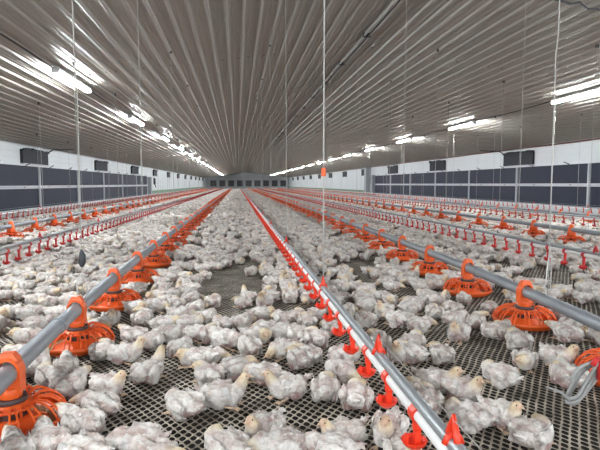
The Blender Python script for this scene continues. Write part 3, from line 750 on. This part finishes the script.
while y < YM:
    sp = .180 if y < 14 else (.195 if y < 30 else (.25 if y < 60 else .34))
    half = y*.72+1.5
    x0 = max(XL+.36, -y*.52-1.2); x1 = min(XR-.36, y*.86+1.6); x = x0+(row % 2)*sp*.5
    while x < x1:
        X = x+R.uniform(-.4,.4)*sp; Y = y+R.uniform(-.42,.42)*sp; x += sp
        p = proj(X, Y, .07)
        if not p or p[0] < -90 or p[0] > 690: continue
        inframe = -12 < p[0] < 612
        if p[1] > 301 and inframe: continue
        if p[1] > 440: continue
        if any(((p[0]-gx)/rx)**2+((p[1]-gy)/ry)**2 < 1 for gx, gy, rx, ry in GAPS): continue
        cl = noise.noise(Vector((X*.9, Y*.55, 3)))
        if R.random() < (.07 if cl > -.12 else .42): continue
        if not free(X, Y, sp*.78): continue
        if X-(-1.14) > -.05 and X+1.14 < .2 and R.random() < .4: continue
        near_pan = None
        if Y < 40:
            bad = False
            for (px, py) in PANS:
                dd = (px-X)**2+(py-Y)**2
                if dd < ((.33 if Y > py else .38) if Y < 12 else .34)**2: bad = True; break
                if dd < .50**2: near_pan = (px, py)
            if bad: continue
        if near_pan and R.random() < .8:
            a = math.atan2(near_pan[1]-Y, near_pan[0]-X)+R.uniform(-.3,.3); ps = R.choice('FFFTU')
        else:
            a = R.uniform(-PI, PI); ps = R.choice('TTTDDDSUB')
        birds.append((X, Y, a, ps, R.uniform(.78, .94), False)); occ.setdefault(okey(X, Y), []).append((X, Y))
    y += sp*.88; row += 1

# which 300 show largest
def score(b):
    p = proj(b[0], b[1], .07)
    return 1e9 if not (-15 < p[0] < 615 and p[1] < 465) else p[2]
order = sorted(range(len(birds)), key=lambda i: (not birds[i][5], score(birds[i])))
solo, mass = order[:300], order[300:]
FR = [(X, Y, w, k) for _, key, X, Y, w, k in allf if Y < 14 for _k in (0,)]
PW = {'U': 'head raised', 'D': 'head low', 'T': 'hunched', 'S': 'stretched flat', 'F': 'neck outstretched', 'B': 'preening'}
def facing(x, y, a):
    p = proj(x, y, .05); q = proj(x+.1*math.cos(a), y+.1*math.sin(a), .05); dx, dy = q[0]-p[0], (q[1]-p[1])*2.2
    if abs(dx) > abs(dy): return 'facing left' if dx < 0 else 'facing right'
    return 'facing away' if dy < 0 else 'facing forward'
FN = {'the pipe crossing the left foreground': 'left-pipe', 'the first grey pipe on the right': 'right-pipe',
      'the second feeder pipe to the left': 'outer left-pipe', 'the second feeder pipe to the right': 'outer right-pipe', 'the feeder pipe nearest the right wall': 'wall-side'}
def where(x, y):
    best = min(((math.hypot(x-a, (y-b)), a, b, w, k) for a, b, w, k in FR), default=None)
    if best and best[0] < .72:
        _, a, b, w, k = best
        p, q = proj(x, y), proj(a, b)
        if abs(p[1]-q[1]) > abs(p[0]-q[0])*.6: rel = 'in front of' if p[1] > q[1] else 'behind'
        else: rel = 'left of' if p[0] < q[0] else 'right of'
        return f'{rel} the {ordn(k)} {FN[w]} feeder'
    if abs(x-.62) < .22:
        return 'under the centre red drinking cups' if y < 5 else 'under the centre drinker line'
    if x < -2.76: z = 'beyond the left drinker line'
    elif x < -1.14: z = 'left of the foreground feeder pipe'
    elif x < -.25: z = 'right of the foreground feeder pipe'
    elif x < .62: z = 'left of the centre drinker line'
    elif x < 1.45: z = 'right of the centre drinker line'
    elif x < 2.43: z = 'left of the right feeder pipe'
    elif x < 3.9: z = 'just beyond the right feeder pipe'
    else: z = 'well beyond the right feeder pipe'
    return z
from collections import defaultdict
buckets = defaultdict(list)
for i in solo:
    x, y, a, ps, sc, man = birds[i]; buckets[(PW[ps], facing(x, y, a), where(x, y))].append((y, i))
NUM = {1:'one',2:'two',3:'three',4:'four',5:'five',6:'six',7:'seven',8:'eight',9:'nine',10:'ten'}
labels = {}
for (a, f, w), L in buckets.items():
    L.sort()
    n = len(L)
    for k, (y, i) in enumerate(L):
        far = '' if n == 1 else (['nearer', 'farther'][k] if n == 2 else (['nearest','middle','farthest'][k] if n == 3 else (ordn(k)+' from the front' if k else 'nearest')))
        labels[i] = f'{far+" " if far and not far.endswith("front") else ""}white chick {a}, {f}, {w}'+(f', {far}' if far.endswith('front') else '')
used_poses = defaultdict(int)
for i in solo:
    x, y, a, ps, sc, man = birds[i]; k = used_poses[ps]; used_poses[ps] += 1
    o = bird_thing(ps, x, y, a, sc, k, parts=score(birds[i]) < 5.2)
    tag(o, labels[i], 'chicken', 'white chicks resting on the mesh floor')
# the rest of the flock, too many to count: one mesh built from lighter bodies
LOD = {}
for lv, (vx, nvar) in enumerate(((.011, 2), (.021, 2), (.036, 1))):
    for pi, ps in enumerate(POSES):
        LOD[(lv, ps)] = []
        for k in range(nvar):
            vs, fs, cl, h, hd = bird_mesh(ps, 60+pi*5+k, vx, 1 if k % 2 == 0 else -1, 25 if lv == 0 else 0)
            vs = np.array(vs); cl = np.array(cl)[:, :3]
            LOD[(lv, ps)].append((vs, fs, cl))
VV, CC, loops, starts = [], [], [], []; off = 0; lo = 0
fl_cache = {}
for key, lst in LOD.items():
    for j, (vs, fs, cl) in enumerate(lst):
        flat = np.array([v for f in fs for v in f], dtype=np.int32); ln = np.array([len(f) for f in fs], dtype=np.int32)
        fl_cache[(key, j)] = (flat, np.concatenate([[0], np.cumsum(ln)[:-1]]).astype(np.int32))
for i in mass:
    x, y, a, ps, sc, man = birds[i]
    d = math.hypot(x, y); lv = 0 if d < 11 else (1 if d < 26 else 2)
    lst = LOD[(lv, ps)]; j = R.randrange(len(lst)); vs, fs, cl = lst[j]; flat, st = fl_cache[((lv, ps), j)]
    if lv == 2: sc *= 1.05
    c, s = math.cos(a)*sc, math.sin(a)*sc
    W = np.empty_like(vs); W[:,0] = vs[:,0]*c-vs[:,1]*s+x; W[:,1] = vs[:,0]*s+vs[:,1]*c+y; W[:,2] = vs[:,2]*sc*R.uniform(.94,1.08)
    VV.append(W); CC.append(cl*R.uniform(.78,1.06)); loops.append(flat+off); starts.append(st+lo); off += len(vs); lo += len(flat)
V = np.concatenate(VV); CL = np.concatenate(CC); LP = np.concatenate(loops); ST = np.concatenate(starts)
me = bpy.data.meshes.new('chicken_flock')
me.vertices.add(len(V)); me.vertices.foreach_set('co', V.astype(np.float32).ravel())
me.loops.add(len(LP)); me.loops.foreach_set('vertex_index', LP)
me.polygons.add(len(ST)); me.polygons.foreach_set('loop_start', ST)
me.update(calc_edges=True)
at = me.color_attributes.new('Col', 'FLOAT_COLOR', 'POINT'); at.data.foreach_set('color', np.concatenate([CL, np.ones((len(CL),1))], 1).astype(np.float32).ravel())
me.shade_smooth(); me.materials.append(M['bird'])
tag(link('chicken_flock', me), 'dense flock of white chicks covering the floor into the distance', 'chickens', kind='stuff')
print('BIRDS', len(birds), 'VERTS', len(V))

# ------------------------------------------------------------------ added soft world fill, let in where the end behind the viewer is unbuilt
w = bpy.data.worlds.new('world'); bpy.context.scene.world = w; w.use_nodes = True
bg = w.node_tree.nodes['Background']; bg.inputs[0].default_value = (.93,.96,1,1); bg.inputs[1].default_value = 1.25
sc_ = bpy.context.scene
sc_.view_settings.view_transform = 'Standard'; sc_.view_settings.look = 'None'; sc_.view_settings.gamma = 1; sc_.view_settings.exposure = 1.28
sc_.cycles.max_bounces = 6; sc_.cycles.diffuse_bounces = 4; sc_.cycles.glossy_bounces = 3; sc_.cycles.transparent_max_bounces = 6
sc_.cycles.sample_clamp_indirect = 6; sc_.cycles.caustics_reflective = False; sc_.cycles.caustics_refractive = False
